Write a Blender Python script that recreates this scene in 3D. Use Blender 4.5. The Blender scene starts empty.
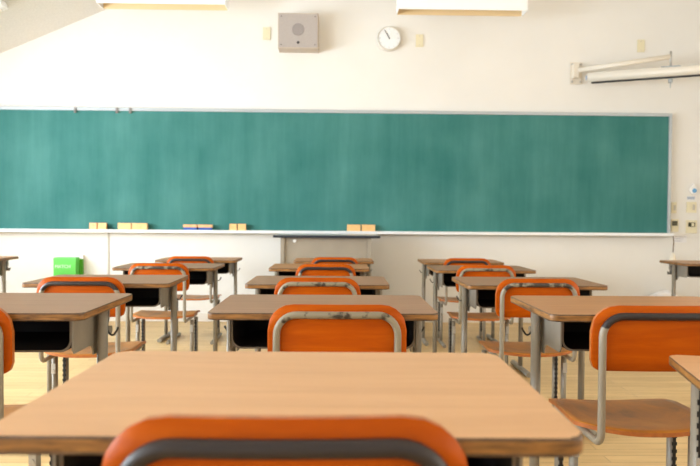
import bpy, bmesh, math, random
from mathutils import Vector, Matrix
random.seed(7)
PI = math.pi
scene = bpy.context.scene
COL = scene.collection

# ------------------------------------------------------------------ materials
def new_mat(name):
    m = bpy.data.materials.new(name); m.use_nodes = True
    nt = m.node_tree
    return m, nt, nt.nodes['Principled BSDF']

def plain(name, col, rough=.5, metal=0., spec=.5, noise=0., nscale=20.):
    m, nt, b = new_mat(name)
    b.inputs['Base Color'].default_value = (*col, 1)
    b.inputs['Roughness'].default_value = rough
    b.inputs['Metallic'].default_value = metal
    b.inputs['Specular IOR Level'].default_value = spec
    if noise > 0:
        tc = nt.nodes.new('ShaderNodeTexCoord')
        n = nt.nodes.new('ShaderNodeTexNoise'); n.inputs['Scale'].default_value = nscale
        n.inputs['Detail'].default_value = 4
        r = nt.nodes.new('ShaderNodeValToRGB')
        r.color_ramp.elements[0].position = .3; r.color_ramp.elements[1].position = .7
        r.color_ramp.elements[0].color = (*[c * (1 - noise) for c in col], 1)
        r.color_ramp.elements[1].color = (*[min(1, c * (1 + noise)) for c in col], 1)
        nt.links.new(tc.outputs['Object'], n.inputs['Vector'])
        nt.links.new(n.outputs['Fac'], r.inputs['Fac'])
        nt.links.new(r.outputs['Color'], b.inputs['Base Color'])
    return m

def wood(name, stops, scale, rough=.35, rand=True, detail=5., dist=.8, spec=.5, bump=0.0):
    """grain stretched by the per-axis scale in object space, shifted per object"""
    m, nt, b = new_mat(name)
    tc = nt.nodes.new('ShaderNodeTexCoord')
    mp = nt.nodes.new('ShaderNodeMapping'); mp.inputs['Scale'].default_value = scale
    nt.links.new(tc.outputs['Object'], mp.inputs['Vector'])
    if rand:
        oi = nt.nodes.new('ShaderNodeObjectInfo')
        mu = nt.nodes.new('ShaderNodeMath'); mu.operation = 'MULTIPLY'; mu.inputs[1].default_value = 37.
        nt.links.new(oi.outputs['Random'], mu.inputs[0])
        nt.links.new(mu.outputs[0], mp.inputs['Location'])
    n = nt.nodes.new('ShaderNodeTexNoise'); n.inputs['Scale'].default_value = 1.
    n.inputs['Detail'].default_value = detail; n.inputs['Roughness'].default_value = .6
    n.inputs['Distortion'].default_value = dist
    nt.links.new(mp.outputs['Vector'], n.inputs['Vector'])
    r = nt.nodes.new('ShaderNodeValToRGB')
    els = r.color_ramp.elements
    els[0].position, els[0].color = stops[0][0], (*stops[0][1], 1)
    els[1].position, els[1].color = stops[-1][0], (*stops[-1][1], 1)
    for p, c in stops[1:-1]:
        e = els.new(p); e.color = (*c, 1)
    nt.links.new(n.outputs['Fac'], r.inputs['Fac'])
    nt.links.new(r.outputs['Color'], b.inputs['Base Color'])
    b.inputs['Roughness'].default_value = rough
    b.inputs['Specular IOR Level'].default_value = spec
    if bump:
        bp = nt.nodes.new('ShaderNodeBump'); bp.inputs['Strength'].default_value = bump
        bp.inputs['Distance'].default_value = .002
        nt.links.new(n.outputs['Fac'], bp.inputs['Height']); nt.links.new(bp.outputs['Normal'], b.inputs['Normal'])
    return m

def worn_tube(name, base, dark, amount, ztop):
    """painted steel tube whose paint has rubbed off in ragged patches along the top rail (the patch stays on the rail)"""
    m, nt, b = new_mat(name)
    tc = nt.nodes.new('ShaderNodeTexCoord')
    sp = nt.nodes.new('ShaderNodeSeparateXYZ'); nt.links.new(tc.outputs['Object'], sp.inputs[0])
    n = nt.nodes.new('ShaderNodeTexNoise'); n.inputs['Scale'].default_value = 45; n.inputs['Detail'].default_value = 5
    nt.links.new(tc.outputs['Object'], n.inputs['Vector'])
    mr = nt.nodes.new('ShaderNodeMapRange')
    mr.inputs['From Min'].default_value = ztop - .078; mr.inputs['From Max'].default_value = ztop - .045
    nt.links.new(sp.outputs['Z'], mr.inputs['Value'])
    a = nt.nodes.new('ShaderNodeMath'); a.operation = 'MULTIPLY'
    nt.links.new(n.outputs['Fac'], a.inputs[0]); a.inputs[1].default_value = .35
    ad = nt.nodes.new('ShaderNodeMath'); ad.operation = 'ADD'
    mk = nt.nodes.new('ShaderNodeMath'); mk.operation = 'MULTIPLY'; mk.inputs[1].default_value = amount
    nt.links.new(mr.outputs[0], mk.inputs[0])
    nt.links.new(a.outputs[0], ad.inputs[0]); nt.links.new(mk.outputs[0], ad.inputs[1])
    r = nt.nodes.new('ShaderNodeValToRGB')
    r.color_ramp.elements[0].position = .55; r.color_ramp.elements[0].color = (*base, 1)
    r.color_ramp.elements[1].position = .60; r.color_ramp.elements[1].color = (*dark, 1)
    nt.links.new(ad.outputs[0], r.inputs['Fac']); nt.links.new(r.outputs['Color'], b.inputs['Base Color'])
    b.inputs['Roughness'].default_value = .42
    return m

def thin_glass(name):
    m = bpy.data.materials.new(name); m.use_nodes = True
    nt = m.node_tree; nt.nodes.remove(nt.nodes['Principled BSDF'])
    out = nt.nodes['Material Output']
    t = nt.nodes.new('ShaderNodeBsdfTransparent'); g = nt.nodes.new('ShaderNodeBsdfGlossy')
    g.inputs['Roughness'].default_value = .02
    mx = nt.nodes.new('ShaderNodeMixShader'); mx.inputs[0].default_value = .05
    nt.links.new(t.outputs[0], mx.inputs[1]); nt.links.new(g.outputs[0], mx.inputs[2])
    nt.links.new(mx.outputs[0], out.inputs['Surface'])
    return m

M = {}
M['veneer'] = wood('desk veneer', [(.25, (.27, .132, .062)), (.5, (.31, .158, .077)), (.75, (.355, .190, .098))], (3.5, 42, 10), .36, dist=.5, spec=.35)
M['veneer_warm'] = wood('warm desk veneer', [(.25, (.36, .155, .045)), (.5, (.42, .188, .060)), (.75, (.48, .226, .080))], (3.5, 42, 10), .36, dist=.5, spec=.35)
M['veneer_lit'] = wood('lit desk veneer', [(.25, (.53, .285, .128)), (.5, (.59, .332, .155)), (.75, (.64, .372, .180))], (3.0, 30, 10), .38, dist=.5)  # paler copy of the veneer, reflected light put into its colour
M['ply_edge'] = wood('plywood edge', [(.30, (.05, .020, .006)), (.42, (.17, .075, .016)), (.58, (.29, .13, .028)), (.8, (.40, .21, .065))], (16, 16, 130), .45, dist=.3)
M['edge_line'] = plain('dark rubbed top edge', (.10, .055, .028), .45, noise=.5, nscale=45)
M['orange'] = wood('orange varnished plywood', [(.3, (.37, .062, .001)), (.5, (.43, .078, .001)), (.7, (.49, .100, .002))], (5, 20, 45), .38, dist=.6, spec=.12)
M['orange_edge'] = plain('plywood rim', (.40, .12, .022), .4, noise=.2, nscale=60)
M['seat'] = wood('worn seat plywood', [(.30, (.22, .10, .030)), (.42, (.40, .155, .030)), (.55, (.52, .190, .024)), (.75, (.58, .25, .045))], (9, 6, 5), .40, detail=8, dist=.5, spec=.3)
M['paint'] = plain('grey beige painted steel', (.235, .205, .157), .38, noise=.08, nscale=25)
M['panel_paint'] = plain('grey painted sheet steel', (.225, .205, .170), .4, noise=.10, nscale=14)
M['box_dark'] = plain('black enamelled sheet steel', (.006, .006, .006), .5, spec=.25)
M['box_rim'] = plain('rubbed steel rim', (.13, .105, .08), .4)
M['hook'] = plain('dark steel wire', (.07, .065, .06), .3, metal=.6)
M['strip'] = plain('black slot', (.006, .006, .006), .6)
M['clip'] = plain('zinc clip', (.45, .45, .44), .35, metal=.5)
M['screw'] = plain('dark screw head', (.06, .05, .05), .3, metal=.7)
M['rubber'] = plain('grey rubber', (.05, .05, .05), .7)
M['wall'] = plain('cream wall paint', (.772, .762, .732), .75, spec=.25, noise=.025, nscale=1.6)
M['sidewall'] = plain('pale side wall paint', (.82, .80, .76), .8, spec=.2)
M['ceiling'] = plain('speckled ceiling board', (.77, .755, .73), .9, spec=.1, noise=.05, nscale=60)
M['base'] = plain('vinyl baseboard', (.72, .68, .62), .5)
M['seam'] = plain('wall joint strip', (.50, .46, .39), .6)
M['alu'] = plain('brushed aluminium frame', (.42, .46, .49), .4, metal=.2)
M['tray'] = plain('pale aluminium tray', (.80, .82, .85), .35, metal=.1)
M['clipgrey'] = plain('grey clip', (.22, .20, .19), .5)
M['er_wood'] = wood('eraser wood', [(.3, (.80, .45, .17)), (.7, (.86, .54, .24))], (30, 12, 60), .4)
M['er_orange'] = wood('eraser orange wood', [(.3, (.82, .40, .16)), (.7, (.88, .50, .24))], (30, 12, 60), .4)
M['felt_brown'] = plain('brown felt', (.36, .13, .04), .95)
M['felt_blue'] = plain('blue felt', (.05, .12, .42), .95)
M['lectern'] = plain('grey beige laminate', (.33, .285, .22), .5, noise=.05, nscale=6)
M['lectern_top'] = plain('dark navy edging', (.012, .018, .03), .4)
M['lectern_face'] = plain('pale grey laminate top', (.42, .42, .41), .28)
M['white'] = plain('white plastic', (.85, .85, .84), .4)
M['cream_plastic'] = plain('cream plastic', (.74, .68, .48), .45)
M['speaker'] = plain('grey vinyl speaker', (.40, .36, .34), .55, noise=.05, nscale=90)
M['grille'] = plain('speaker grille cloth', (.30, .27, .26), .9, noise=.25, nscale=400)
M['speaker_edge'] = plain('beige speaker casing', (.52, .44, .36), .6)
M['black'] = plain('black', (.012, .012, .014), .5)
M['face'] = plain('clock dial', (.90, .93, .96), .3)
M['rim'] = plain('clock rim', (.82, .79, .72), .35)
M['lamp_white'] = plain('white lamp enamel', (.90, .92, .94), .35)
M['lamp_tan'] = plain('bounce-tinted reflector', (.80, .60, .34), .45)  # warm bounce from the wooden floor painted into the reflector colour
M['tube_off'] = plain('unlit fluorescent tube', (.88, .88, .86), .25)
M['screen_case'] = plain('cream screen casing', (.72, .67, .58), .4)
M['green'] = plain('green plastic', (.11, .58, .085), .4)
M['green_dark'] = plain('deep green plastic', (.08, .40, .03), .4)
M['paper'] = plain('white paper', (.78, .78, .80), .8)
M['ink'] = plain('printed grey', (.38, .38, .44), .8)
M['blue'] = plain('blue plastic', (.10, .33, .62), .35)
M['steelblue'] = plain('greyed blue label', (.36, .42, .52), .5)
M['window_dark'] = plain('dark display', (.05, .045, .02), .2)
M['cord'] = plain('brown cord', (.16, .11, .07), .8)
M['tassel'] = plain('cream cloth', (.80, .73, .60), .9)
M['bundle'] = plain('white plastic sheet', (.86, .85, .86), .5)
M['glass'] = thin_glass('thin glass')
M['frame_alu'] = plain('window aluminium', (.55, .56, .57), .4, metal=.4)
M['door'] = plain('door paint', (.62, .58, .48), .5)

def board_mat():
    m, nt, b = new_mat('green chalkboard enamel')
    tc = nt.nodes.new('ShaderNodeTexCoord')
    mp = nt.nodes.new('ShaderNodeMapping'); mp.inputs['Scale'].default_value = (5.5, 1, .55)
    n = nt.nodes.new('ShaderNodeTexNoise'); n.inputs['Scale'].default_value = 1; n.inputs['Detail'].default_value = 6
    n.inputs['Roughness'].default_value = .65
    nt.links.new(tc.outputs['Object'], mp.inputs[0]); nt.links.new(mp.outputs[0], n.inputs['Vector'])
    n2 = nt.nodes.new('ShaderNodeTexNoise'); n2.inputs['Scale'].default_value = 2.2; n2.inputs['Detail'].default_value = 5
    nt.links.new(tc.outputs['Object'], n2.inputs['Vector'])
    mx = nt.nodes.new('ShaderNodeMath'); mx.operation = 'MULTIPLY_ADD'; mx.inputs[1].default_value = .5
    h = nt.nodes.new('ShaderNodeMath'); h.operation = 'MULTIPLY'; h.inputs[1].default_value = .5
    nt.links.new(n2.outputs['Fac'], h.inputs[0])
    nt.links.new(n.outputs['Fac'], mx.inputs[0]); nt.links.new(h.outputs[0], mx.inputs[2])
    r = nt.nodes.new('ShaderNodeValToRGB')
    r.color_ramp.elements[0].position = .33; r.color_ramp.elements[0].color = (.027, .150, .138, 1)
    r.color_ramp.elements[1].position = .72; r.color_ramp.elements[1].color = (.082, .250, .234, 1)
    nt.links.new(mx.outputs[0], r.inputs[0]); nt.links.new(r.outputs[0], b.inputs['Base Color'])
    b.inputs['Roughness'].default_value = .6; b.inputs['Specular IOR Level'].default_value = .12
    return m
M['board'] = board_mat()

def floor_mat():
    m, nt, b = new_mat('pale floor boards')
    tc = nt.nodes.new('ShaderNodeTexCoord')
    br = nt.nodes.new('ShaderNodeTexBrick')
    br.inputs['Scale'].default_value = 1.
    br.inputs['Brick Width'].default_value = 1.1; br.inputs['Row Height'].default_value = .075
    br.inputs['Mortar Size'].default_value = .0015; br.inputs['Mortar Smooth'].default_value = .3
    br.inputs['Color1'].default_value = (.74, .52, .245, 1); br.inputs['Color2'].default_value = (.64, .43, .19, 1)
    br.inputs['Mortar'].default_value = (.36, .23, .11, 1)
    nt.links.new(tc.outputs['Object'], br.inputs['Vector'])
    mp = nt.nodes.new('ShaderNodeMapping'); mp.inputs['Scale'].default_value = (3, 45, 1)
    n = nt.nodes.new('ShaderNodeTexNoise'); n.inputs['Scale'].default_value = 1; n.inputs['Detail'].default_value = 5
    nt.links.new(tc.outputs['Object'], mp.inputs[0]); nt.links.new(mp.outputs[0], n.inputs['Vector'])
    r = nt.nodes.new('ShaderNodeValToRGB')
    r.color_ramp.elements[0].position = .3; r.color_ramp.elements[0].color = (.80, .78, .74, 1)
    r.color_ramp.elements[1].position = .7; r.color_ramp.elements[1].color = (1, 1, 1, 1)
    nt.links.new(n.outputs['Fac'], r.inputs[0])
    mx = nt.nodes.new('ShaderNodeMix'); mx.data_type = 'RGBA'; mx.blend_type = 'MULTIPLY'
    mx.inputs['Factor'].default_value = 1
    nt.links.new(br.outputs['Color'], mx.inputs['A']); nt.links.new(r.outputs[0], mx.inputs['B'])
    nt.links.new(mx.outputs['Result'], b.inputs['Base Color'])
    b.inputs['Roughness'].default_value = .4; b.inputs['Specular IOR Level'].default_value = .35
    return m
M['floor'] = floor_mat()

# ------------------------------------------------------------------ mesh helpers
def box(bm, lo, hi, mi=0):
    x0, y0, z0 = lo; x1, y1, z1 = hi
    v = [bm.verts.new(p) for p in ((x0,y0,z0),(x1,y0,z0),(x1,y1,z0),(x0,y1,z0),(x0,y0,z1),(x1,y0,z1),(x1,y1,z1),(x0,y1,z1))]
    for f in ((0,3,2,1),(4,5,6,7),(0,1,5,4),(1,2,6,5),(2,3,7,6),(3,0,4,7)):
        bm.faces.new([v[i] for i in f]).material_index = mi

def bevel_all(bm, w, seg=2, ang=35):
    es = [e for e in bm.edges if len(e.link_faces) == 2 and e.calc_face_angle(0) > math.radians(ang)]
    bmesh.ops.bevel(bm, geom=es, offset=w, segments=seg, profile=.5, affect='EDGES')

def cyl(bm, c0, c1, r0, r1=None, seg=20, mi=0, caps=True):
    r1 = r0 if r1 is None else r1
    c0, c1 = Vector(c0), Vector(c1); d = (c1 - c0).normalized()
    u = d.orthogonal().normalized(); w = d.cross(u)
    a, b = [], []
    for i in range(seg):
        t = 2 * PI * i / seg; o = u * math.cos(t) + w * math.sin(t)
        a.append(bm.verts.new(c0 + o * r0)); b.append(bm.verts.new(c1 + o * r1))
    for i in range(seg):
        j = (i + 1) % seg
        f = bm.faces.new((a[i], a[j], b[j], b[i])); f.material_index = mi; f.smooth = True
    if caps:
        bm.faces.new(a[::-1]).material_index = mi; bm.faces.new(b).material_index = mi

def fillet(pts, rad, n=7):
    P = [Vector(p) for p in pts]; out = [P[0]]
    for i in range(1, len(P) - 1):
        r = rad[i] if isinstance(rad, (list, tuple)) else rad
        a = (P[i-1] - P[i]); b = (P[i+1] - P[i]); la, lb = a.length, b.length
        a.normalize(); b.normalize()
        ang = a.angle(b); t = min(r / math.tan(ang / 2), la * .49, lb * .49); rr = t * math.tan(ang / 2)
        c = P[i] + (a + b).normalized() * (rr / math.sin(ang / 2))
        s = P[i] + a * t - c; e = P[i] + b * t - c
        th = s.angle(e); ax = s.cross(e).normalized()
        for k in range(n + 1):
            out.append(c + Matrix.Rotation(th * k / n, 3, ax) @ s)
    out.append(P[-1]); return out

def sweep(bm, pts, rx, ry=None, seg=10, up=None, mi=0):
    ry = rx if ry is None else ry
    P = [Vector(p) for p in pts]; n = len(P); rings = []
    tan = [(P[min(i+1, n-1)] - P[max(i-1, 0)]).normalized() for i in range(n)]
    u = Vector(up) if up else tan[0].orthogonal()
    u = (u - tan[0] * u.dot(tan[0])).normalized()
    for i in range(n):
        u = (u - tan[i] * u.dot(tan[i])).normalized(); w = tan[i].cross(u)
        rings.append([bm.verts.new(P[i] + u * (rx * math.cos(2*PI*k/seg)) + w * (ry * math.sin(2*PI*k/seg))) for k in range(seg)])
    for i in range(n - 1):
        for k in range(seg):
            j = (k + 1) % seg
            f = bm.faces.new((rings[i][k], rings[i][j], rings[i+1][j], rings[i+1][k])); f.smooth = True; f.material_index = mi
    bm.faces.new(rings[0][::-1]).material_index = mi; bm.faces.new(rings[-1]).material_index = mi

def rounded_rect(w0, w1, h0, h1, radii, n=6):
    """counter-clockwise outline; radii = lower-left, lower-right, upper-right, upper-left"""
    out = []
    for (cx, cy, r, a0) in ((w0, h0, radii[0], PI), (w1, h0, radii[1], 1.5*PI), (w1, h1, radii[2], 0), (w0, h1, radii[3], .5*PI)):
        sx = 1 if cx == w0 else -1; sy = 1 if cy == h0 else -1
        for k in range(n + 1):
            a = a0 + .5 * PI * k / n
            out.append((cx + sx * r + r * math.cos(a), cy + sy * r + r * math.sin(a)))
    return out

def prism(bm, outline, to3d, mi_face=0, mi_side=0, smooth_side=True):
    """outline (2-D) extruded between to3d(p, 0) and to3d(p, 1)"""
    a = [bm.verts.new(to3d(p, 0)) for p in outline]; b = [bm.verts.new(to3d(p, 1)) for p in outline]
    n = len(a)
    bm.faces.new(a[::-1]).material_index = mi_face
    bm.faces.new(b).material_index = mi_face
    for i in range(n):
        j = (i + 1) % n
        f = bm.faces.new((a[i], a[j], b[j], b[i])); f.material_index = mi_side; f.smooth = smooth_side

def mesh(name, bm, mats, norm=True):
    if norm: bmesh.ops.recalc_face_normals(bm, faces=bm.faces)
    me = bpy.data.meshes.new(name); bm.to_mesh(me); bm.free()
    for m in (mats if isinstance(mats, (list, tuple)) else [mats]): me.materials.append(m)
    return me

def put(name, me, parent=None, loc=(0, 0, 0), rot=None):
    o = bpy.data.objects.new(name, me); COL.objects.link(o)
    o.location = loc
    if rot: o.rotation_euler = rot
    if parent: o.parent = parent
    return o

def obj(name, bm, mats, parent=None, loc=(0, 0, 0), rot=None):
    return put(name, mesh(name, bm, mats), parent, loc, rot)

def tag(o, label, cat, group=None):
    o['label'] = label; o['category'] = cat
    if group: o['group'] = group
    return o

def thing(name, label, cat, loc, rz=0., group=None):
    o = bpy.data.objects.new(name, None); COL.objects.link(o)
    o.empty_display_size = .1; o.location = loc; o.rotation_euler = (0, 0, rz)
    return tag(o, label, cat, group)

def struct(name, bm, mats):
    o = obj(name, bm, mats); o['kind'] = 'structure'; return o

def B():
    return bmesh.new()

# ------------------------------------------------------------------ the room
XL, XR, YF, YB = -3.9, 4.40, 6.2, -3.0          # side walls, front wall, back wall
SL = .43; ZC, XC = 2.44, -3.05                  # the sloped ceiling: Z = ZC + SL*(X - XC)
XFLAT = -.9; ZFLAT = ZC + SL * (XFLAT - XC)
ZLEFT = ZC + SL * (XL - XC)
ROUT = .25

bm = B(); box(bm, (XL - ROUT, YB - ROUT, -.2), (XR + ROUT, YF + ROUT, 0)); struct('floor', bm, M['floor'])

bm = B()
prism(bm, [(XL - ROUT, ZC + SL * (XL - ROUT - XC)), (XFLAT, ZFLAT), (XR + ROUT, ZFLAT), (XR + ROUT, ZFLAT + .15),
           (XFLAT - .05, ZFLAT + .15), (XL - ROUT, ZC + SL * (XL - ROUT - XC) + .17)],
      lambda p, t: (p[0], YB - ROUT if t == 0 else YF + ROUT, p[1]), smooth_side=False)
struct('ceiling', bm, M['ceiling'])

def gable(name, y0, y1, mat):
    bm = B()
    prism(bm, [(XL, 0), (XR, 0), (XR, ZFLAT), (XFLAT, ZFLAT), (XL, ZLEFT)],
          lambda p, t: (p[0], y0 if t == 0 else y1, p[1]), smooth_side=False)
    return struct(name, bm, mat)
gable('wall_front', YF, YF + .2, M['wall'])
gable('wall_back', YB - .2, YB, M['sidewall'])

def side_wall(name, x0, x1, ztop, openings):
    """a wall along Y with window or door openings (y0, y1, z0, z1)"""
    bm = B()
    ys = sorted({YB, YF, *[v for o in openings for v in o[:2]]})
    for a, b in zip(ys, ys[1:]):
        op = [o for o in openings if o[0] <= a and o[1] >= b]
        if not op: box(bm, (x0, a, 0), (x1, b, ztop))
        else:
            z0, z1 = op[0][2:]
            if z0 > 0: box(bm, (x0, a, 0), (x1, b, z0))
            box(bm, (x0, a, z1), (x1, b, ztop))
    return struct(name, bm, M['sidewall'])

left_open = [(-2.7, -.4, .75, 1.98), (0, 2.3, .75, 1.98), (2.6, 4.9, .75, 1.98)]
right_open = [(-2.4, .3, 1.0, 2.2), (.7, 3.4, 1.0, 2.2), (4.05, 4.9, 0, 2.05)]
side_wall('wall_left', XL - .2, XL, ZLEFT, left_open)
side_wall('wall_right', XR, XR + .2, ZFLAT, right_open)

wn = 0
def window(x, o):
    global wn; wn += 1
    y0, y1, z0, z1 = o
    bm = B(); t = .045
    box(bm, (x - .03, y0, z0), (x + .03, y0 + t, z1)); box(bm, (x - .03, y1 - t, z0), (x + .03, y1, z1))
    box(bm, (x - .03, y0 + t, z0), (x + .03, y1 - t, z0 + t)); box(bm, (x - .03, y0 + t, z1 - t), (x + .03, y1 - t, z1))
    ym = (y0 + y1) / 2; box(bm, (x - .03, ym - t / 2, z0 + t), (x + .03, ym + t / 2, z1 - t))
    w = struct('window_%d' % wn, bm, M['frame_alu'])
    for a, b in ((y0 + t, ym - t / 2), (ym + t / 2, y1 - t)):
        bm = B(); box(bm, (x - .003, a, z0 + t), (x + .003, b, z1 - t)); obj('pane', bm, M['glass'], w)
for o in left_open: window(XL - .1, o)
for o in right_open[:2]: window(XR + .1, o)
y0, y1, z0, z1 = right_open[2]
bm = B(); box(bm, (XR + .06, y0 + .01, .005), (XR + .10, y1 - .01, z1 - .01)); bevel_all(bm, .004, 1)
d = struct('door_1', bm, M['door'])
bm = B(); box(bm, (XR + .045, y0 + .08, .9), (XR + .06, y0 + .11, 1.1)); obj('door_handle', bm, M['clip'], d)

bm = B(); box(bm, (XL, YF - .012, 0), (XR, YF, .075)); bevel_all(bm, .003, 1)
struct('baseboard_front', bm, M['base'])
bm = B(); box(bm, (-2.092, YF - .006, .075), (-2.078, YF, .84)); struct('trim_1', bm, M['seam'])

# ------------------------------------------------------------------ blackboard
BX0, BX1, BZ0, BZ1 = -3.55, 3.092, .838, 1.948
BY = YF - .045
bbd = thing('blackboard', 'very wide green blackboard in a pale aluminium frame on the front wall', 'blackboard', ((BX0 + BX1) / 2, YF, BZ0))
ox, oz = (BX0 + BX1) / 2, BZ0
def rel(bm): bmesh.ops.translate(bm, verts=bm.verts, vec=(-ox, -YF, -oz)); return bm
bm = B(); box(bm, (BX0 + .02, BY, BZ0), (BX1 - .02, YF - .001, BZ1 - .02)); obj('writing_surface', rel(bm), M['board'], bbd)
bm = B(); box(bm, (BX0, BY - .012, BZ1 - .028), (BX1, YF - .001, BZ1)); bevel_all(bm, .003, 2); obj('top_frame', rel(bm), M['alu'], bbd)
for x in (BX0, BX1 - .026):
    bm = B(); box(bm, (x, BY - .012, BZ0), (x + .026, YF - .001, BZ1 - .028)); bevel_all(bm, .003, 2); obj('side_frame', rel(bm), M['alu'], bbd)
TY = BY - .085; TZ = BZ0 + .006
bm = B()
prism(bm, [(TY, TZ - .002), (TY, TZ - .024), (TY + .012, TZ - .028), (BY + .02, TZ - .02), (BY + .02, TZ), (TY + .002, TZ)],
      lambda p, t: (BX0 if t == 0 else BX1, p[0], p[1]), smooth_side=False)
obj('chalk_tray', rel(bm), M['tray'], bbd)

# three little clips on the top frame
for x, lab in ((-2.365, 'small grey clip on the blackboard top rail, apart on the left'),
               (-1.990, 'small grey clip on the blackboard top rail, middle one of three'),
               (-1.870, 'small grey clip on the blackboard top rail, rightmost of three')):
    bm = B()
    box(bm, (-.010, -.010, -.022), (.010, 0, .028)); bevel_all(bm, .003, 1)
    sweep(bm, fillet([(0, -.005, -.012), (0, -.022, -.018), (0, -.022, -.006)], .006), .003)
    tag(obj('rail_clip', bm, M['clipgrey'], loc=(x, BY - .0125, BZ1 - .030)), lab, 'clip', 'clips on the blackboard top rail')

# erasers
def eraser(x, w, h, wood_m, felt, flat, label):
    t = thing('blackboard_eraser', label, 'eraser', (x, TY + .045, TZ + .0008), 0, 'erasers on the chalk tray')
    if flat:        # felt down
        bm = B(); box(bm, (-w/2 + .004, -.026, 0), (w/2 - .004, .026, .023)); bevel_all(bm, .003, 2); obj('felt_pad', bm, felt, t)
        bm = B(); box(bm, (-w/2, -.03, .0235), (w/2, .03, h)); bevel_all(bm, .007, 3); obj('wooden_back', bm, wood_m, t)
    else:           # on its edge, wooden back towards the room
        bm = B(); box(bm, (-w/2, -.026, 0), (w/2, .0, h)); bevel_all(bm, .011, 3); obj('wooden_back', bm, wood_m, t)
        bm = B(); box(bm, (-w/2 + .004, .0005, .002), (w/2 - .004, .022, h - .004)); bevel_all(bm, .003, 2); obj('felt_pad', bm, felt, t)
Zr = 6.10 / 671
ER = [((90, 97.6), 222, 0, 'er_orange', 'short orange eraser, leftmost of all on the chalk tray'),
      ((98.2, 107), 222, 0, 'er_wood', 'short tan eraser beside the leftmost one on the chalk tray'),
      ((118, 131.2), 222, 0, 'er_wood', 'long tan eraser, left of the widest pair near the left on the tray'),
      ((131.8, 147.2), 222, 0, 'er_wood', 'longest tan eraser, right of the widest pair near the left on the tray'),
      ((182.5, 196.6), 224, 1, 'er_orange', 'orange-backed eraser with blue felt, left one of the blue pair'),
      ((197.2, 211.5), 224, 1, 'er_orange', 'orange-backed eraser with blue felt, right one of the blue pair'),
      ((228.3, 235.9), 223, 0, 'er_wood', 'short tan eraser, left of the pair just left of the lectern'),
      ((236.5, 245), 223, 0, 'er_wood', 'short tan eraser, right of the pair just left of the lectern'),
      ((345.3, 359.2), 223.5, 0, 'er_wood', 'long tan eraser above the lectern, left one of the pair'),
      ((360.0, 373.8), 223.5, 0, 'er_wood', 'long tan eraser above the lectern, rightmost of all')]
for (a, b), yt, flat, m, lab in ER:
    eraser(((a + b) / 2 - 334.5) * Zr, (b - a - .5) * Zr, .048 if flat else .058, M[m], M['felt_blue'] if flat else M['felt_brown'], flat, lab)

# ------------------------------------------------------------------ things on the front wall
# loudspeaker
sp = thing('wall_speaker', 'grey box loudspeaker high on the wall above the blackboard', 'loudspeaker', (-.348, YF, 2.474))
bm = B(); box(bm, (-.18, -.17, 0), (.18, -.001, .31)); bevel_all(bm, .006, 2); obj('casing', bm, M['speaker_edge'], sp)
bm = B(); box(bm, (-.172, -.176, .008), (.172, -.1705, .302)); bevel_all(bm, .002, 1); obj('front_panel', bm, M['speaker'], sp)
bm = B(); cyl(bm, (0, -.1765, .165), (0, -.1795, .165), .055, .052, 32); obj('grille', bm, M['grille'], sp)
bm = B(); cyl(bm, (0, -.1765, .05), (0, -.1835, .05), .012, .010, 16); obj('volume_knob', bm, M['black'], sp)
for sx in (-.15, .15):
    for z in (.03, .28):
        bm = B(); cyl(bm, (sx, -.1765, z), (sx, -.179, z), .005, seg=10); obj('screw', bm, M['screw'], sp)

# clock
ck = thing('wall_clock', 'small round white wall clock above the blackboard', 'clock', (.474, YF, 2.606))
bm = B()
cyl(bm, (0, -.001, 0), (0, -.045, 0), .110, .107, 48)
obj('case', bm, M['rim'], ck)
bm = B(); cyl(bm, (0, -.0455, 0), (0, -.047, 0), .098, seg=48)
fc = obj('dial', bm, M['face'], ck)
for k in range(12):
    a = k * PI / 6; L = .014 if k % 3 == 0 else .009
    bm = B(); box(bm, (-.0022, -.0485, .090 - L), (.0022, -.0472, .090))
    obj('hour_mark', bm, M['steelblue'], fc, rot=(0, a, 0))
for nm, ang, L, w in (('hour_hand', -27, .050, .0048), ('minute_hand', -30, .080, .0032)):
    bm = B(); y = -.0493 if nm[0] == 'h' else -.0512
    box(bm, (-w, y - .001, -.012), (w, y, L)); obj(nm, bm, M['black'], ck, rot=(0, math.radians(ang), 0))
bm = B()
for (r0, y0_, r1, y1_) in ((.1055, -.0455, .1045, -.0535), (.1045, -.0535, .1015, -.0535), (.1015, -.0535, .1015, -.0455)):
    cyl(bm, (0, y0_, 0), (0, y1_, 0), r0, r1, 48, caps=False)
obj('bezel', bm, M['rim'], ck)
bm = B(); cyl(bm, (0, -.0525, 0), (0, -.0532, 0), .1010, seg=48); obj('cover_glass', bm, M['glass'], ck)

# blank plates
for x, z, lab in ((-.646, 2.645, 'cream blank wall plate left of the loudspeaker'),
                  (.756, 2.597, 'cream blank wall plate right of the clock'),
                  (2.812, 2.575, 'cream blank wall plate above the projection screen arm')):
    t = thing('blank_plate', lab, 'wall plate', (x, YF, z), 0, 'cream blank wall plates')
    bm = B(); box(bm, (-.034, -.009, -.057), (.034, -.001, .057)); bevel_all(bm, .003, 2); obj('plate', bm, M['cream_plastic'], t)
    for zz in (-.042, .042):
        bm = B(); cyl(bm, (0, -.0092, zz), (0, -.0105, zz), .004, seg=10); obj('screw', bm, M['clip'], t)

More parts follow.
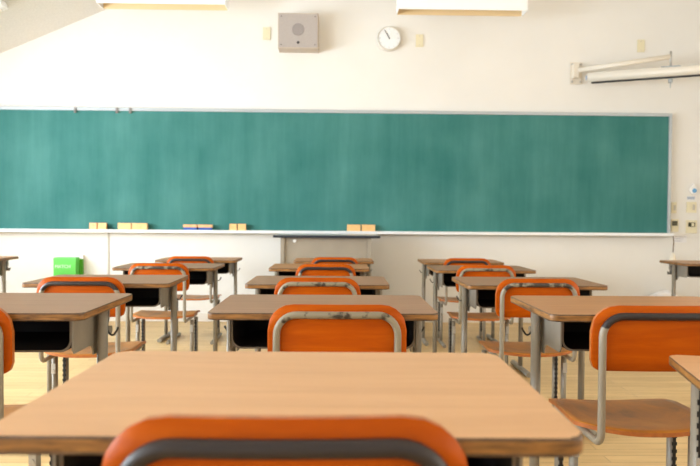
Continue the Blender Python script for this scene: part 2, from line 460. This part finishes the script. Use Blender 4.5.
# projection screen on its wall bracket
ps = thing('projection_screen', 'rolled cream projection screen angled across the upper right corner', 'projection screen', (2.19, YF, 2.315))
def L(x, y, z): return (x - 2.19, y - YF, z - 2.315)
bm = B(); box(bm, (-.035, -.012, -.10), (.075, -.001, .10)); bevel_all(bm, .003, 1); obj('bracket_plate', bm, M['screen_case'], ps)
for sx in (-.02, .06):
    for z in (-.08, .08):
        bm = B(); cyl(bm, (sx, -.0125, z), (sx, -.022, z), .010, seg=8); obj('bolt', bm, M['clip'], ps)
bm = B(); box(bm, (-.022, -.075, -.05), (.022, -.0125, .075)); bevel_all(bm, .003, 1); obj('pivot_block', bm, M['screen_case'], ps)
e0, e1 = Vector((2.265, 6.045, 2.245)), Vector((4.29, 5.118, 2.245)); dr = (e1 - e0).normalized(); side = Vector((-dr.y, dr.x, 0))
bm = B(); cyl(bm, L(*e0), L(*e1), .043, seg=28); bevel_all(bm, .004, 2, 60); obj('screen_casing', bm, M['screen_case'], ps)
bm = B(); a = e0 + dr * .03 + Vector((0, 0, -.046)); b = e1 - dr * .03 + Vector((0, 0, -.046)); sweep(bm, [L(*a), L(*b)], .014, .010); obj('screen_bar', bm, M['black'], ps)
bm = B(); cyl(bm, L(*(e0 - dr * .02)), L(*(e0 - dr * .0005)), .020, seg=16); obj('end_cap', bm, M['steelblue'], ps)
hp = e0 + dr * .675
bm = B(); a0, a1 = Vector((2.195, 6.14, 2.33)), Vector((hp.x, hp.y, 2.375))
sweep(bm, [L(*a0), L(*a1)], .022, .012, 8, up=(0, 0, 1)); obj('support_arm', bm, M['screen_case'], ps)
bm = B(); cyl(bm, L(hp.x, hp.y, 2.292), L(hp.x, hp.y, 2.42), .009, seg=12); obj('hanger_rod', bm, M['clip'], ps)
bm = B()
u = dr * .075; w_ = side * .03
box(bm, (-.075, -.03, 0), (.075, .03, .009)); bevel_all(bm, .002, 1)
obj('clamp_plate', bm, M['alu'], ps, L(hp.x, hp.y, 2.2815), (0, 0, math.atan2(dr.y, dr.x)))
bm = B(); cyl(bm, (0, 0, 0), (0, 0, -.03), .018, seg=14); cyl(bm, (0, 0, -.03), (0, 0, -.075), .005, seg=10)
obj('pull_ring', bm, M['alu'], ps, L(hp.x, hp.y, 2.182))

# switches and small things at the right of the board
def plate(name, label, cat, x, z, w, h, group=None, mat='cream_plastic', d=.012):
    t = thing(name, label, cat, (x, YF, z), 0, group)
    bm = B(); box(bm, (-w/2, -d, -h/2), (w/2, -.001, h/2)); bevel_all(bm, .003, 2); obj('plate', bm, M[mat], t)
    return t
sw = plate('light_switch', 'cream light switch plate right of the blackboard', 'light switch', 3.312, 1.085, .088, .10)
for dx in (-.018, .018):
    bm = B(); box(bm, (dx - .011, -.0165, -.026), (dx + .011, -.0125, .026)); bevel_all(bm, .002, 1); obj('rocker', bm, M['cream_plastic'] if dx < 0 else M['seam'], sw)
sw2 = plate('switch_cover', 'cream switch cover half tucked beside the blackboard edge', 'switch', 3.146, 1.08, .046, .10)
bm = B(); box(bm, (-.006, -.0165, -.025), (.014, -.0125, .025)); bevel_all(bm, .002, 1); obj('rocker', bm, M['seam'], sw2)
pn = plate('control_panel', 'cream control panel with dark window, below the light switch', 'control panel', 3.315, .905, .10, .12)
bm = B(); box(bm, (-.032, -.0165, -.002), (.032, -.0125, .040)); bevel_all(bm, .002, 1); w = obj('display', bm, M['window_dark'], pn)
bm = B(); box(bm, (-.004, -.0185, .004), (.020, -.017, .034)); obj('slider', bm, M['cream_plastic'], w)
pn2 = plate('socket_panel', 'cream panel with dark window touching the lower right blackboard edge', 'control panel', 3.158, .915, .066, .115)
bm = B(); box(bm, (-.028, -.0165, -.002), (.022, -.0125, .042)); bevel_all(bm, .002, 1); obj('display', bm, M['window_dark'], pn2)
se = thing('wall_sensor', 'white teardrop wall sensor with a blue disc above the light switch', 'sensor', (3.322, YF, 1.256))
bm = B()
prism(bm, [(.032 * math.sin(a) * (1 if math.cos(a) < 0 else 1 - .75 * math.cos(a)), .05 * math.cos(a)) for a in [2 * PI * k / 28 for k in range(28)]],
      lambda p, t: (p[0], -.001 - .022 * t, p[1])); bevel_all(bm, .004, 2, 50); obj('body', bm, M['white'], se)
bm = B(); cyl(bm, (.008, -.0235, -.016), (.008, -.031, -.016), .021, .018, 20); obj('dial', bm, M['blue'], se)
lb = thing('wall_label', 'small blue-grey printed label between sensor and light switch', 'label', (3.308, YF, 1.172))
bm = B(); box(bm, (-.038, -.004, -.017), (.038, -.001, .017)); obj('card', bm, M['paper'], lb)
for i in range(4):
    bm = B(); box(bm, (-.035 + i * .018, -.0052, -.013), (-.020 + i * .018, -.0042, .013)); obj('printed_mark', bm, M['steelblue'], lb)
nt_ = thing('paper_notice', 'small white paper notice under the control panels, right of the blackboard', 'notice', (3.215, YF, .790))
bm = B(); box(bm, (-.060, -.0036, -.034), (.060, .0006, .034)); bevel_all(bm, .0008, 1); obj('sheet', bm, M['paper'], nt_)
for i in range(3):
    bm = B(); box(bm, (-.05, -.0042, .018 - i * .02), (.05 - .02 * i, -.0032, .022 - i * .02)); obj('printed_line', bm, M['ink'], nt_)

hc = thing('hanging_duster', 'cream cloth duster hanging on a brown cord below the blackboard corner', 'duster', (3.112, TY + .06, .815))
bm = B(); sweep(bm, fillet([(0, 0, .005), (.006, -.004, -.05), (.002, 0, -.15)], .05), .005, seg=8); obj('cord', bm, M['cord'], hc)
bm = B(); prev = None
prof = [(.004, -.148), (.012, -.162), (.022, -.19), (.034, -.235), (.030, -.240)]
rings = []
for r, z in prof:
    rings.append([bm.verts.new((.002 + r * math.cos(2*PI*k/18) * (1 + .12 * math.cos(6 * PI * k / 18 * 2)), .7 * r * math.sin(2*PI*k/18), z)) for k in range(18)])
for A_, B_ in zip(rings, rings[1:]):
    for k in range(18):
        f = bm.faces.new((A_[k], A_[(k+1) % 18], B_[(k+1) % 18], B_[k])); f.smooth = True
bm.faces.new(rings[0]); bm.faces.new(rings[-1][::-1]); obj('cloth', bm, M['tassel'], hc)

# green box on the wall, low at the left
gb = thing('green_box', 'bright green plastic box with white lettering low on the left wall part', 'box', (-2.438, YF, .385))
bm = B(); box(bm, (-.098, -.125, 0), (.098, -.03, .202)); bevel_all(bm, .010, 3); obj('shell', bm, M['green'], gb)
bm = B(); box(bm, (-.098, -.0295, .006), (.125, -.001, .185)); bevel_all(bm, .006, 2); obj('back_plate', bm, M['green_dark'], gb)
bm = B(); box(bm, (.092, -.0296, .186), (.130, -.001, .222)); bevel_all(bm, .008, 2); obj('mounting_lug', bm, M['white'], gb)
cu = bpy.data.curves.new('lettering', 'FONT'); cu.body = 'MATCH'; cu.size = .040; cu.align_x = 'CENTER'; cu.extrude = .001
cu.materials.append(M['white'])
tmp = bpy.data.objects.new('lettering', cu); COL.objects.link(tmp)
me = bpy.data.meshes.new_from_object(tmp); bpy.data.objects.remove(tmp)
put('lettering', me, gb, (-.015, -.1265, .110), (PI / 2, 0, 0))

# white bundle on the floor by the wall
bm = B()
bmesh.ops.create_icosphere(bm, subdivisions=4, radius=1)
rn = random.Random(3)
dirs = [(Vector((rn.uniform(-1, 1), rn.uniform(-1, 1), rn.uniform(-.4, 1))).normalized(), rn.uniform(.04, .16)) for _ in range(26)]
for v in bm.verts:
    d = v.co.normalized(); s = 1.
    for q, a in dirs: s += a * max(0, d.dot(q) - .82) * 3 - a * .5 * max(0, .12 - abs(d.dot(q) - .6)) * 3
    c = [math.copysign(abs(k) ** .6, k) for k in d]
    v.co = Vector((c[0] * .115 * s, c[1] * .09 * s, max(0, .155 + c[2] * .160 * s)))
for f in bm.faces: f.smooth = True
tag(obj('plastic_bundle', bm, M['bundle'], loc=(2.985, 6.04, 0)), 'white crumpled bundle on the floor against the wall below the blackboard corner', 'bundle')

# ------------------------------------------------------------------ lamps
def rod(bm, x, z0, z1, y=0): cyl(bm, (x, y, z0), (x, y, z1), .008, seg=10)
def board_lamp(x0, x1, zb, label):
    yf, yk = 5.6, 5.765
    t = thing('blackboard_lamp', label, 'ceiling lamp', ((x0 + x1) / 2, yf, zb), 0, 'hanging lamps over the blackboard')
    hw = (x1 - x0) / 2; D = yk - yf; H = .135; th = .006
    bm = B(); box(bm, (-hw, 0, 0), (hw, th, H)); bevel_all(bm, .002, 1); obj('front_panel', bm, M['lamp_white'], t)
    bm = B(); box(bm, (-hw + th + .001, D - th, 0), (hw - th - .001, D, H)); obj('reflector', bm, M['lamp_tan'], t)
    bm = B(); box(bm, (-hw, th + .0005, H - th), (hw, D - th - .0005, H)); obj('top_panel', bm, M['lamp_white'], t)
    for s in (-1, 1):
        xa = -hw if s < 0 else hw - th
        bm = B(); box(bm, (xa, th + .0005, 0), (xa + th, D, H - th - .0005)); obj('end_cap', bm, M['lamp_white'], t)
    bm = B(); cyl(bm, (-hw + .03, .06, .085), (hw - .03, .06, .085), .014, seg=16); obj('fluorescent_tube', bm, M['tube_off'], t)
    for s in (-.5, .5):
        xw = (x0 + x1) / 2 + s * hw
        zt = min(ZFLAT, ZC + SL * (xw - XC))
        bm = B(); rod(bm, s * hw, H + .0005, zt - zb - .002, D / 2); obj('hanging_rod', bm, M['lamp_white'], t)
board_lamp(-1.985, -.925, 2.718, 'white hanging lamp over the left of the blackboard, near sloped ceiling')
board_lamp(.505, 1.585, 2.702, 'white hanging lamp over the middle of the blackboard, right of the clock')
ang = -math.atan(SL)
t = thing('ceiling_lamp', 'white lamp fixed to the sloped ceiling at the far upper left', 'ceiling lamp', (-2.60, 5.3, ZC + SL * (-2.60 - XC) - .002))
t.rotation_euler = (0, ang, 0)
bm = B(); box(bm, (-1.0, -.06, -.05), (0, .06, -.002)); bevel_all(bm, .004, 2); obj('housing', bm, M['lamp_white'], t)
bm = B(); cyl(bm, (-.97, 0, -.068), (-.03, 0, -.068), .014, seg=16); obj('fluorescent_tube', bm, M['tube_off'], t)

# ------------------------------------------------------------------ lectern
lt = thing('lectern', 'grey teacher\'s lectern with a dark-edged top in front of the blackboard', 'lectern', (-.083, 5.60, 0))
bm = B(); box(bm, (-.373, .02, .03), (.373, .04, .795)); obj('front_panel', bm, M['lectern'], lt)
for s in (-1, 1):
    xa = -.378 if s < 0 else .348
    bm = B(); box(bm, (xa, 0, 0), (xa + .03, .0195, .795)); bevel_all(bm, .002, 1); obj('corner_post', bm, M['lectern'], lt)
    xa = -.378 if s < 0 else .362
    bm = B(); box(bm, (xa, .0405, 0), (xa + .016, .36, .795)); obj('side_panel', bm, M['lectern'], lt)
bm = B(); box(bm, (-.345, .05, .42), (.345, .355, .436)); obj('shelf', bm, M['lectern'], lt)
bm = B(); box(bm, (-.438, -.03, .7955), (.452, .39, .817)); bevel_all(bm, .004, 2); tp = obj('top', bm, M['lectern_top'], lt)
bm = B(); box(bm, (-.430, -.022, .8172), (.444, .382, .820)); obj('top_sheet', bm, M['lectern_face'], tp)
bm = B(); cyl(bm, (-.262, .0195, .768), (-.262, .012, .768), .014, seg=20); st = obj('magnet', bm, M['white'], lt); st['label'] = 'small round white magnet'

# ------------------------------------------------------------------ school desk
DW, DD, TT = .607, .42, .019       # top width, depth, thickness; origin: floor below the middle of the rear (pupil's) edge
def desk_meshes():
    P = {}
    def top(m):
        bm = B()
        ol = rounded_rect(-DW/2, DW/2, 0, DD, (.019,) * 4, 6)
        prism(bm, ol, lambda p, t: (p[0], p[1], -TT + TT * t), 0, 1)
        es = [e for e in bm.edges if len(e.link_faces) == 2 and {f.material_index for f in e.link_faces} == {0, 1}]
        bmesh.ops.bevel(bm, geom=es, offset=.0035, segments=3, profile=.5, affect='EDGES', material=2)
        for f in bm.faces: f.smooth = len(f.verts) == 4
        return mesh('tabletop', bm, [M[m], M['ply_edge'], M['edge_line']])
    for k in ('veneer', 'veneer_warm', 'veneer_lit'): P[k] = top(k)
    # book box: a sheet-metal trough open towards the pupil
    bm = B(); W2, H, R, n = .251, .088, .028, 6
    def sec(inset):
        w, h, r = W2 - inset, H - inset, R - inset * .5
        o = [(-w, 0)]
        for k in range(n + 1):
            a = PI + .5 * PI * k / n; o.append((-w + r + r * math.cos(a), -h + r + r * math.sin(a)))
        for k in range(n + 1):
            a = 1.5 * PI + .5 * PI * k / n; o.append((w - r + r * math.cos(a), -h + r + r * math.sin(a)))
        o.append((w, 0)); return o
    so, si = sec(0), sec(.005)
    y0, y1 = .072, .345
    rings = [[bm.verts.new((x, y, z - TT - .0006)) for x, z in s] for s, y in ((so, y1), (so, y0), (si, y0), (si, y1 - .004))]
    for q, (A_, B_) in enumerate(zip(rings, rings[1:])):
        for i in range(len(A_) - 1):
            f = bm.faces.new((A_[i], A_[i+1], B_[i+1], B_[i])); f.smooth = q != 1; f.material_index = 1 if q == 1 else 0
    bm.faces.new(rings[0]); bm.faces.new(rings[3][::-1])
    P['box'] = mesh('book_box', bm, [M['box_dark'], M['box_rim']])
    # side panel with the curved gusset running into the leg
    def panel(s):
        zt, zb, yl, rr = -TT - .0006, -.112, .212, .03
        pts = [(.068, zt), (.068, zb + .010), (.078, zb)]
        for k in range(8):
            a = .5 * PI * k / 7
            pts.append((yl - rr + rr * math.sin(a), zb - rr + rr * math.cos(a)))
        pts += [(yl + .034, zb - rr), (yl + .034, zb + .02), (.325, zb + .03), (.345, zb + .048), (.345, zt)]
        bm = B(); x0, x1 = s * .2525, s * .2565
        prism(bm, pts, lambda p, t: (x0 if t == 0 else x1, p[0], p[1]), smooth_side=False); return mesh('side_panel', bm, M['panel_paint'])
    P['panel'] = {-1: panel(-1), 1: panel(1)}
    def hook(s):
        bm = B()
        for dx in (0,):
            sweep(bm, fillet([(s * .270, .282, -.030), (s * .270, .282, -.090), (s * .285, .280, -.106), (s * .300, .277, -.084), (s * .301, .276, -.078)], .013, 5), .0030, seg=8)
        box(bm, (min(s * .2568, s * .272), .274, -.050), (max(s * .2568, s * .272), .290, -.030))
        return mesh('hook', bm, M['hook'])
    P['hook'] = {-1: hook(-1), 1: hook(1)}
    bm = B(); sweep(bm, [(0, .03, .0), (0, .40, .0)], .018, .016, 12, up=(1, 0, 0)); P['foot'] = mesh('foot', bm, M['paint'])
    bm = B(); sweep(bm, [(-.255, 0, 0), (.255, 0, 0)], .012, .012, 12); P['bar'] = mesh('crossbar', bm, M['paint'])
    return P
DP = desk_meshes()
leg_cache = {}
def desk(x, y, h, rz, label, top='veneer', leg_y=.228):
    t = thing('school_desk', label, 'desk', (x, y, 0), math.radians(rz), 'school desks')
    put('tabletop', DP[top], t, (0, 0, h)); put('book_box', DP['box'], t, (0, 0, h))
    key = round(h, 4)
    if key not in leg_cache:
        bm = B(); sweep(bm, [(0, 0, .033), (0, 0, h - TT - .001)], .0135, .021, 14, up=(1, 0, 0))
        leg_cache[key] = mesh('leg', bm, M['paint'])
    for s in (-1, 1):
        put('side_panel', DP['panel'][s], t, (0, 0, h))
        lg = put('leg', leg_cache[key], t, (s * .274, leg_y, 0))
        if rz < -5:
            bm = B(); box(bm, (-.0045, -.0232, .10), (.0045, -.0215, h - .03)); z = .11
            while z < h - .05:
                box(bm, (-.008, -.0234, z), (.008, -.0215, z + .011)); z += .024
            obj('adjustment_slot', bm, M['strip'], lg)
            put('clip_plate', CP['clip'], lg, (0, -.004, h - .20))
        if rz > -5 or s > 0: put('hook', DP['hook'][s], t, (0, 0, h))
        put('foot', DP['foot'], t, (s * .274, 0, .0165))
    put('crossbar', DP['bar'], t, (0, .362, h - .10))
    return t

# ------------------------------------------------------------------ school chair
SEAT = .42          # nominal seat height in the chair's own meshes; legs are made to each chair's height
BW, BH = .36, .165
TOPZ = .325         # backrest top above the seat
FX = .156           # tube half spacing
def curve_y(x): return .012 * (x / (BW / 2)) ** 2      # the back wraps forward at its sides
def chair_meshes():
    P = {}
    # backrest: a bent plywood panel with a 2-D rounded outline
    bm = B(); W2 = BW / 2; rt, rb, n = .066, .026, 18
    xs = sorted({round(-(W2 - .0055) * math.cos(PI * i / n), 5) for i in range(1, n)} | {-W2, -W2 + .0055, W2 - .0055, W2})
    def ztop(x):
        d = abs(x) - (W2 - rt); return TOPZ if d <= 0 else TOPZ - rt + math.sqrt(max(0, rt*rt - d*d))
    def zbot(x):
        d = abs(x) - (W2 - rb); return TOPZ - BH if d <= 0 else TOPZ - BH + rb - math.sqrt(max(0, rb*rb - d*d))
    rows = 5; F, K = [], []
    for x in xs:
        for lst, dy in ((F, 0.), (K, .011)):
            lst.append([bm.verts.new((x, -.17 + curve_y(x) + dy, zbot(x) + (ztop(x) - zbot(x)) * r / rows)) for r in range(rows + 1)])
    for i in range(len(xs) - 1):
        for r in range(rows):
            for lst in (F, K):
                f = bm.faces.new((lst[i][r], lst[i+1][r], lst[i+1][r+1], lst[i][r+1])); f.smooth = True
    loop = [(i, 0) for i in range(len(xs))] + [(len(xs)-1, r) for r in range(1, rows+1)] + [(i, rows) for i in range(len(xs)-2, -1, -1)] + [(0, r) for r in range(rows-1, 0, -1)]
    rim = []
    for (a, b), (c, d) in zip(loop, loop[1:] + loop[:1]):
        f = bm.faces.new((F[a][b], F[c][d], K[c][d], K[a][b])); f.material_index = 1; f.smooth = False; rim.append(f)
    P['back'] = mesh('backrest', bm, [M['orange'], M['orange_edge']])
    # seat: dished plywood, rear edge bowed, front edge straight
    bm = B(); nu, nv, th = 20, 12, .011
    T, Bt = [], []
    for j in range(nv + 1):
        v = j / nv; rt_, rb_ = [], []
        for i in range(nu + 1):
            u_ = -1 + 2 * i / nu
            hw = .178 + .012 * v
            yr = -.155 + .085 * abs(u_) ** 2.6
            yf = .185 - .010 * abs(u_) ** 8
            y = yf + (yr - yf) * v
            z = .007 * u_ * u_ - .010 * math.sin(PI * min(1, v * 1.1)) * (1 - u_ * u_) - .008 * max(0, .25 - v) * 4
            rt_.append(bm.verts.new((u_ * hw, y, z))); rb_.append(bm.verts.new((u_ * hw, y, z - th)))
        T.append(rt_); Bt.append(rb_)
    for j in range(nv):
        for i in range(nu):
            for lst in (T, Bt):
                f = bm.faces.new((lst[j][i], lst[j][i+1], lst[j+1][i+1], lst[j+1][i])); f.smooth = True
    loop = [(0, i) for i in range(nu+1)] + [(j, nu) for j in range(1, nv+1)] + [(nv, i) for i in range(nu-1, -1, -1)] + [(j, 0) for j in range(nv-1, 0, -1)]
    for (a, b), (c, d) in zip(loop, loop[1:] + loop[:1]):
        f = bm.faces.new((T[a][b], T[c][d], Bt[c][d], Bt[a][b])); f.material_index = 1
    P['seat'] = mesh('seat', bm, [M['seat'], M['orange_edge']])
    # the bent tube: rail under the seat, up the back, across the top and down again
    yb = -.17 - .0105; zr = -.024; zt = TOPZ - .026
    r = .0095
    pts = [(-FX, .165, zr), (-FX, yb + curve_y(FX), zr), (-FX, yb + curve_y(FX), zt), (FX, yb + curve_y(FX), zt), (FX, yb + curve_y(FX), zr), (FX, .165, zr)]
    path = fillet(pts, [0, .032, .052, .052, .032, 0], 8)
    # let the top rail follow the bent panel
    dense = []
    for a, b in zip(path, path[1:]):
        k = max(1, int((b - a).length / .03)); dense += [a.lerp(b, i / k) for i in range(k)]
    dense.append(path[-1])
    for p in dense:
        if p.z > .05 and abs(p.x) < FX + .001: p.y = yb + curve_y(p.x)
    bm = B(); sweep(bm, dense, r, seg=12)
    P['frame'] = mesh('back_frame', bm, M['paint'])
    bm = B(); sweep(bm, [(0, -.20, 0), (0, .19, 0)], .013, .013, 12); P['foot'] = mesh('foot', bm, M['paint'])
    bm = B(); sweep(bm, [(-FX + .011, 0, 0), (FX - .011, 0, 0)], .010, seg=10); P['bar'] = mesh('crossbar', bm, M['paint'])
    bm = B(); cyl(bm, (0, 0, 0), (0, 0, .0025), .0065, .005, 12); P['screw'] = mesh('screw', bm, M['screw'])
    bm = B(); box(bm, (-.009, -.0235, -.022), (.009, -.0205, .022)); bevel_all(bm, .001, 1)
    cyl(bm, (0, -.0236, -.008), (0, -.0275, -.008), .006, seg=12); P['clip'] = mesh('clip_plate', bm, M['clip'])
    return P
CP = chair_meshes()
TUBE = {'plain': None,
        'dark': worn_tube('tube with dark worn rail', (.27, .235, .180), (.016, .011, .013), .55, TOPZ),
        'patchy': worn_tube('tube with patchy worn rail', (.245, .215, .155), (.03, .02, .015), .375, TOPZ),
        'half': worn_tube('tube with half worn rail', (.27, .24, .185), (.04, .03, .024), .43, TOPZ)}
cleg = {}
def chair(x, yback, top, rz, label, worn='plain'):
    seat = top - TOPZ
    t = thing('school_chair', label, 'chair', (x, yback + .17, 0), math.radians(rz), 'orange school chairs')
    st = put('seat', CP['seat'], t, (0, 0, seat))
    for sx in (-1, 1):
        for yy, zz in ((.145, -.0035), (-.01, -.001)):
            put('screw', CP['screw'], st, (sx * .150, yy, zz))
    put('backrest', CP['back'], t, (0, 0, seat))
    fr = put('back_frame', CP['frame'], t, (0, 0, seat))
    if TUBE[worn]:
        fr.material_slots[0].link = 'OBJECT'; fr.material_slots[0].material = TUBE[worn]
        fr['label'] = {'dark': 'grey tube with the paint worn dark along the top', 'half': 'grey tube with the paint half worn along the top',
                       'patchy': 'pale grey tube with small dark worn patches along the top'}[worn]
    key = round(seat, 4)
    if key not in cleg:
        bm = B(); sweep(bm, [(0, 0, .0275), (0, 0, seat - .035)], .0115, .018, 12, up=(1, 0, 0)); cleg[key] = mesh('leg', bm, M['paint'])
        bm = B(); z = .09
        box(bm, (-.0045, -.0195, .08), (.0045, -.0178, seat - .05))
        while z < seat - .06:
            box(bm, (-.0075, -.0197, z), (.0075, -.0178, z + .010)); z += .022
        cleg[key, 's'] = mesh('adjustment_slot', bm, M['strip'])
    for s in (-1, 1):
        lf = put('leg', cleg[key], t, (s * .166, .112, 0)); put('adjustment_slot', cleg[key, 's'], lf)
        lr = put('leg', cleg[key], t, (s * .166, -.008, 0)); put('clip_plate', CP['clip'], lr, (0, .004, seat - .085))
        put('foot', CP['foot'], t, (s * .166, .02, .0135))
    put('crossbar', CP['bar'], t, (0, .165, seat - .024))
    return t

# ------------------------------------------------------------------ the rows of desks and chairs
DESKS = [
 (-.0515, .659, .749, -.8, 'veneer_lit', 'wood-topped desk nearest the camera, filling the bottom of the photo'),
 (-.032, 1.747, .716, 0, 'veneer', 'brown wood-topped desk second in the middle column, right behind the nearest desk'),
 (-.077, 2.80, .685, -.4, 'veneer', 'brown wood-topped desk third in the middle column'),
 (-.100, 4.016, .659, -.3, 'veneer_warm', 'warm brown desk fourth in the middle column, second from the lectern'),
 (-.015, 5.046, .636, 0, 'veneer_warm', 'warm brown desk last in the middle column, just before the lectern'),
 (.950, 1.021, .661, -13.5, 'veneer_lit', 'pale desk cut by the right edge, turned askew, only its far left corner showing'),
 (.853, 1.691, .723, -.2, 'veneer_warm', 'orange-brown desk with chipped edge, largest of the right column'),
 (.870, 2.848, .681, .2, 'veneer', 'brown desk third in the right column, behind the chipped desk'),
 (.906, 4.005, .655, 0, 'veneer', 'brown desk fourth in the right column, second from the board'),
 (.962, 5.00, .636, -.4, 'veneer_warm', 'warm brown desk last in the right column, nearest the board'),
 (-.903, 1.595, .735, .6, 'veneer', 'brown desk largest in the left column, cut by the left edge'),
 (-.999, 2.80, .686, .9, 'veneer', 'greyish brown desk third in the left column, below the green box'),
 (-1.031, 4.016, .659, .3, 'veneer', 'brown desk fourth in the left column, second from the board'),
 (-1.070, 5.105, .634, -.3, 'veneer_warm', 'warm brown desk last in the left column, nearest the board'),
 (2.915, 4.95, .640, 0, 'veneer_warm', 'lone desk at the right edge standing below the switches'),
 (-2.822, 4.97, .640, 0, 'veneer_warm', 'lone desk at the left edge, only its right corner showing'),
]
for x, y, h, rz, m, lab in DESKS: desk(x, y, h, rz, lab, m, .284 if rz < -5 else .228)

CHAIRS = [
 (-.047, .633, .775, 0, 'dark', 'orange chair nearest the camera with dark tube, cropped at the bottom'),
 (.005, 1.720, .742, 0, 'patchy', 'orange chair with scuffed pale tube, second in the middle column'),
 (-.075, 2.77, .717, 0, 'patchy', 'orange chair with pale scuffed tube, third in the middle column'),
 (-.059, 3.985, .689, 0, 'dark', 'orange chair with dark tube, fourth in the middle column'),
 (-.008, 5.015, .669, 0, 'dark', 'orange chair last in the middle column, in front of the lectern'),
 (.823, 1.655, .751, 0, 'dark', 'orange chair with dark worn tube, largest in the right column'),
 (.860, 2.815, .713, 0, 'half', 'orange chair third in the right column, left of the chipped desk'),
 (.899, 3.972, .688, 0, 'patchy', 'orange chair with pale tube, fourth in the right column'),
 (.980, 4.967, .670, 0, 'dark', 'orange chair last in the right column, nearest the board'),
 (-.933, 1.563, .760, 0, 'plain', 'orange chair cut off by the left edge, only its right part showing'),
 (-1.050, 2.765, .715, .5, 'dark', 'orange chair with dark tube, third in the left column below the green box'),
 (-1.050, 3.983, .689, 0, 'half', 'orange chair fourth in the left column, second from the board'),
 (-1.098, 5.073, .666, 0, 'dark', 'orange chair last in the left column, nearest the board'),
]
for x, yb, top, rz, w, lab in CHAIRS: chair(x, yb, top, rz, lab, w)

# ------------------------------------------------------------------ daylight
w = bpy.data.worlds.new('World'); scene.world = w; w.use_nodes = True
bg = w.node_tree.nodes['Background']; bg.inputs['Color'].default_value = (.80, .90, 1.0, 1); bg.inputs['Strength'].default_value = 2.0

def area(name, loc, rot, sx, sy, power, col):
    l = bpy.data.lights.new(name, 'AREA'); l.shape = 'RECTANGLE'; l.size, l.size_y = sx, sy
    l.energy = power; l.color = col
    o = bpy.data.objects.new(name, l); COL.objects.link(o); o.location = loc; o.rotation_euler = rot
    return o
LW, RW = 78, 17          # power per square metre: left window daylight, right added corridor fill
for i, (a, b, c, d) in enumerate(left_open):
    area('window_daylight', (XL - .32, (a + b) / 2, (c + d) / 2 + .1), (0, -PI / 2, 0), (d - c) + .3, b - a, LW * (.4, 1.05, 1.1)[i] * (b - a) * (d - c), (.83, .925, 1.0))
for i, (a, b, c, d) in enumerate(right_open[:2]):
    area('corridor_warm_fill', (XR + .32, (a + b) / 2, (c + d) / 2), (0, PI / 2, 0), d - c, b - a, RW * (b - a) * (d - c), (1.0, .82, .56))  # unseen fill added on the corridor side, tinted to warm the right

# ------------------------------------------------------------------ camera
cam = bpy.data.cameras.new('camera'); co = bpy.data.objects.new('camera', cam); COL.objects.link(co)
cam.sensor_width = 36; cam.lens = 671 / 700 * 36; cam.clip_start = .02
p, r, yw = math.radians(-1.31), math.radians(.41), math.radians(1.20)
fw = Vector((math.sin(yw) * math.cos(p), math.cos(yw) * math.cos(p), math.sin(p)))
rt = Vector((math.cos(yw), -math.sin(yw), 0)); up = rt.cross(fw)
R2 = rt * math.cos(r) + up * math.sin(r); U2 = -rt * math.sin(r) + up * math.cos(r)
mtx = Matrix(((R2.x, U2.x, -fw.x, 0), (R2.y, U2.y, -fw.y, 0), (R2.z, U2.z, -fw.z, .966), (0, 0, 0, 1)))
co.matrix_world = mtx
cam.dof.use_dof = True; cam.dof.focus_distance = 2.0; cam.dof.aperture_fstop = 5.6
scene.camera = co

scene.view_settings.view_transform = 'Standard'; scene.view_settings.look = 'None'
scene.view_settings.gamma = 1.0; scene.view_settings.use_curve_mapping = False
scene.view_settings.exposure = 0.27
scene.cycles.use_denoising = True
scene.cycles.max_bounces = 10; scene.cycles.diffuse_bounces = 6
scene.cycles.sample_clamp_indirect = 6.0
